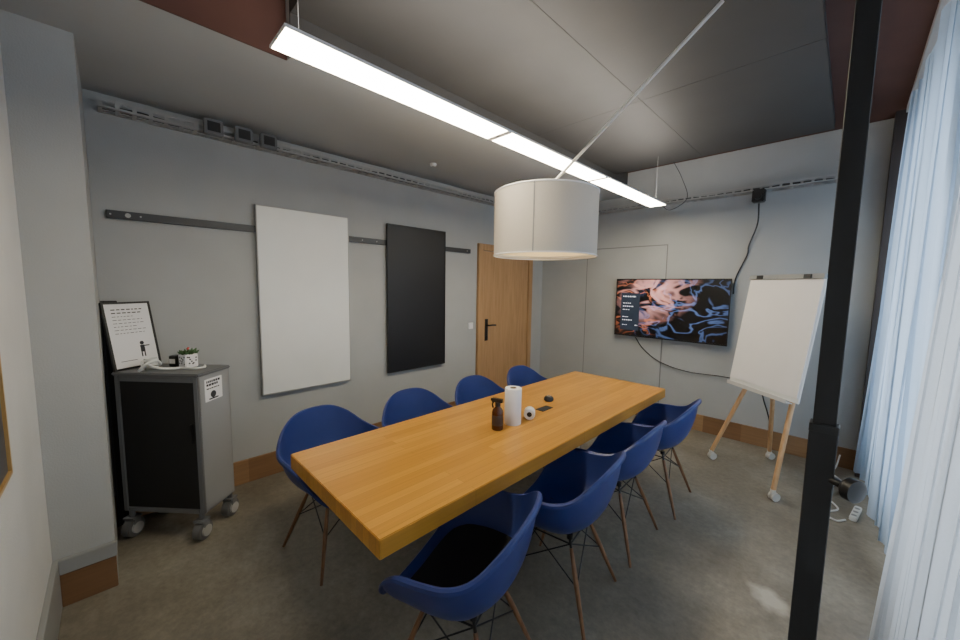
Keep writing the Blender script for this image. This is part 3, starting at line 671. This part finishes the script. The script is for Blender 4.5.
# ------------------------------------------------------------------ black pole stand
ps = empty('pole_stand', (-0.013, 0.83, 0), 0, 'black telescopic metal pole stand with clamp knob', 'stand')
bm = bmesh.new(); bx(bm, (-0.0145,-0.011,1.30), (0.0145,0.011,2.92)); finish('upper_pole', bm, M['blackmetal'], parent=ps, bevel=0.001, bseg=1)
bm = bmesh.new(); bx(bm, (-0.0180,-0.014,0.02), (0.0180,0.014,1.375)); finish('lower_pole', bm, M['blackmetal'], parent=ps, bevel=0.001, bseg=1)
bm = bmesh.new(); bx(bm, (-0.0185,-0.0145,1.366), (0.0185,0.0145,1.380)); finish('collar', bm, M['black'], parent=ps, bevel=0.001, bseg=1)
bm = bmesh.new(); ax = Vector((0.80,-0.60,0)); p0 = Vector((0.008,-0.004,1.290))
cyl(bm, p0, p0+ax*0.048, 0.006); cyl(bm, p0+ax*0.030, p0+ax*0.034, 0.014, 0.018, 24); cyl(bm, p0+ax*0.034, p0+ax*0.046, 0.018, 0.018, 24); cyl(bm, p0+ax*0.046, p0+ax*0.050, 0.018, 0.012, 24)
finish('knob', bm, M['black'], parent=ps, smooth=True)
bm = bmesh.new(); bx(bm, (-0.20,-0.03,0), (0.15,0.03,0.02)); bx(bm, (-0.03,-0.25,0), (0.03,0.25,0.02)); finish('base', bm, M['blackmetal'], parent=ps, bevel=0.003)

# ------------------------------------------------------------------ curtains
def curtain(name, t0, t1, b0, b1, ztop, zbot, waves, amp, lab, mat):
    bm = bmesh.new(); NU, NV = waves*12, 40; grid = []
    t0, t1, b0, b1 = [Vector(q) for q in (t0, t1, b0, b1)]
    for j in range(NV+1):
        w = j/NV; row = []
        for i in range(NU+1):
            u = i/NU; p = (t0.lerp(t1, u)).lerp(b0.lerp(b1, u), w)
            k = u*waves; f = math.sin(2*math.pi*k+1.3*math.sin(1.7*k+w*1.6))*(0.6+0.4*math.sin(0.9*k+w))+0.5*math.sin(2.3*k+2.0*w)
            row.append(bm.verts.new((p.x+amp*(0.55+0.6*w)*f*0.5, p.y+0.3*amp*math.sin(4*math.pi*k), ztop+(zbot-ztop)*w)))
        grid.append(row)
    for j in range(NV):
        for i in range(NU): bm.faces.new((grid[j][i], grid[j][i+1], grid[j+1][i+1], grid[j+1][i]))
    o = finish(name, bm, mat, smooth=True); tag(o, lab, 'curtain', 'sheer curtains at the window'); return o
c1 = curtain('curtain', (0.215,4.32), (0.245,2.15), (0.17,4.36), (0.30,2.75), 2.97, 0.12, 12, 0.065, 'pale blue sheer curtain hanging by the window', M['curtain'])
c2 = curtain('curtain.001', (0.33,2.62), (0.33,0.0), (0.195,2.32), (0.25,0.0), 2.97, 0.03, 24, 0.035, 'pale grey sheer curtain reaching the floor', M['curtain2'])
for c, x0, y0, y1 in ((c1, 0.20, 2.15, 4.4), (c2, 0.30, 0.0, 2.62)):
    box('curtain_track', (x0, y0, 2.972), (x0+0.05, y1, CZ), M['whitemetal'], parent=c)

# ------------------------------------------------------------------ power strip & cables
pw = empty('power_strip', (0.15, 3.68, 0), math.radians(82), 'white power strip lying on the floor', 'power strip')
box('strip_body', (-0.11,-0.02,0), (0.11,0.02,0.03), M['white'], parent=pw, bevel=0.005)
for k in range(3):
    bm = bmesh.new(); cyl(bm, (-0.07+k*0.065,0,0.029), (-0.07+k*0.065,0,0.031), 0.015, seg=16); finish('socket', bm, M['trimgrey'], parent=pw)
bm = bmesh.new()
tube(bm, catmull([(0.10,3.54,0.008),(0.05,3.48,0.008),(-0.01,3.55,0.008),(0.06,3.68,0.008),(0.0,3.82,0.008),(-0.05,3.95,0.008),(0.02,4.10,0.008),(0.07,4.25,0.008),(0.0,4.40,0.008),(0.03,4.52,0.02),(0.05,4.59,0.12)],8), 0.006)
tag(finish('cable.003', bm, M['white'], smooth=True), 'white cable lying on the floor by the curtain', 'cable')

pf = empty('wall_picture', (-1.53, RY, 1.20), 0, 'framed picture with thin gold frame on wall', 'picture frame')
bm = bmesh.new(); a, h = 0.32, 0.22
bx(bm, (-a,0,-h), (-a+0.012,0.02,h)); bx(bm, (a-0.012,0,-h), (a,0.02,h)); bx(bm, (-a,0,-h), (a,0.02,-h+0.012)); bx(bm, (-a,0,h-0.012), (a,0.02,h))
finish('frame', bm, M['gold'], parent=pf)
box('picture_sheet', (-a+0.012,0.0,-h+0.012), (a-0.012,0.012,h-0.012), M['bluepic'], parent=pf)

# ------------------------------------------------------------------ world & camera
w = bpy.data.worlds.new('World'); scene.world = w; w.use_nodes = True
bg = w.node_tree.nodes['Background']; bg.inputs['Color'].default_value = (0.72,0.85,1.0,1); bg.inputs['Strength'].default_value = 5.2

cam = bpy.data.cameras.new('Camera'); co = bpy.data.objects.new('Camera', cam); COL.objects.link(co)
cam.sensor_width = 36; cam.sensor_fit = 'HORIZONTAL'; cam.lens = 368/960*36; cam.clip_start = 0.02
Xc = Vector((370,-40,368)).normalized(); Yc = Vector((370,29,-368)).normalized(); Zc = Xc.cross(Yc).normalized(); Xc = Yc.cross(Zc).normalized()
R = Matrix((Xc, Yc, Zc)).to_4x4()
co.matrix_world = Matrix.Translation((0,0,1.6)) @ R
scene.camera = co
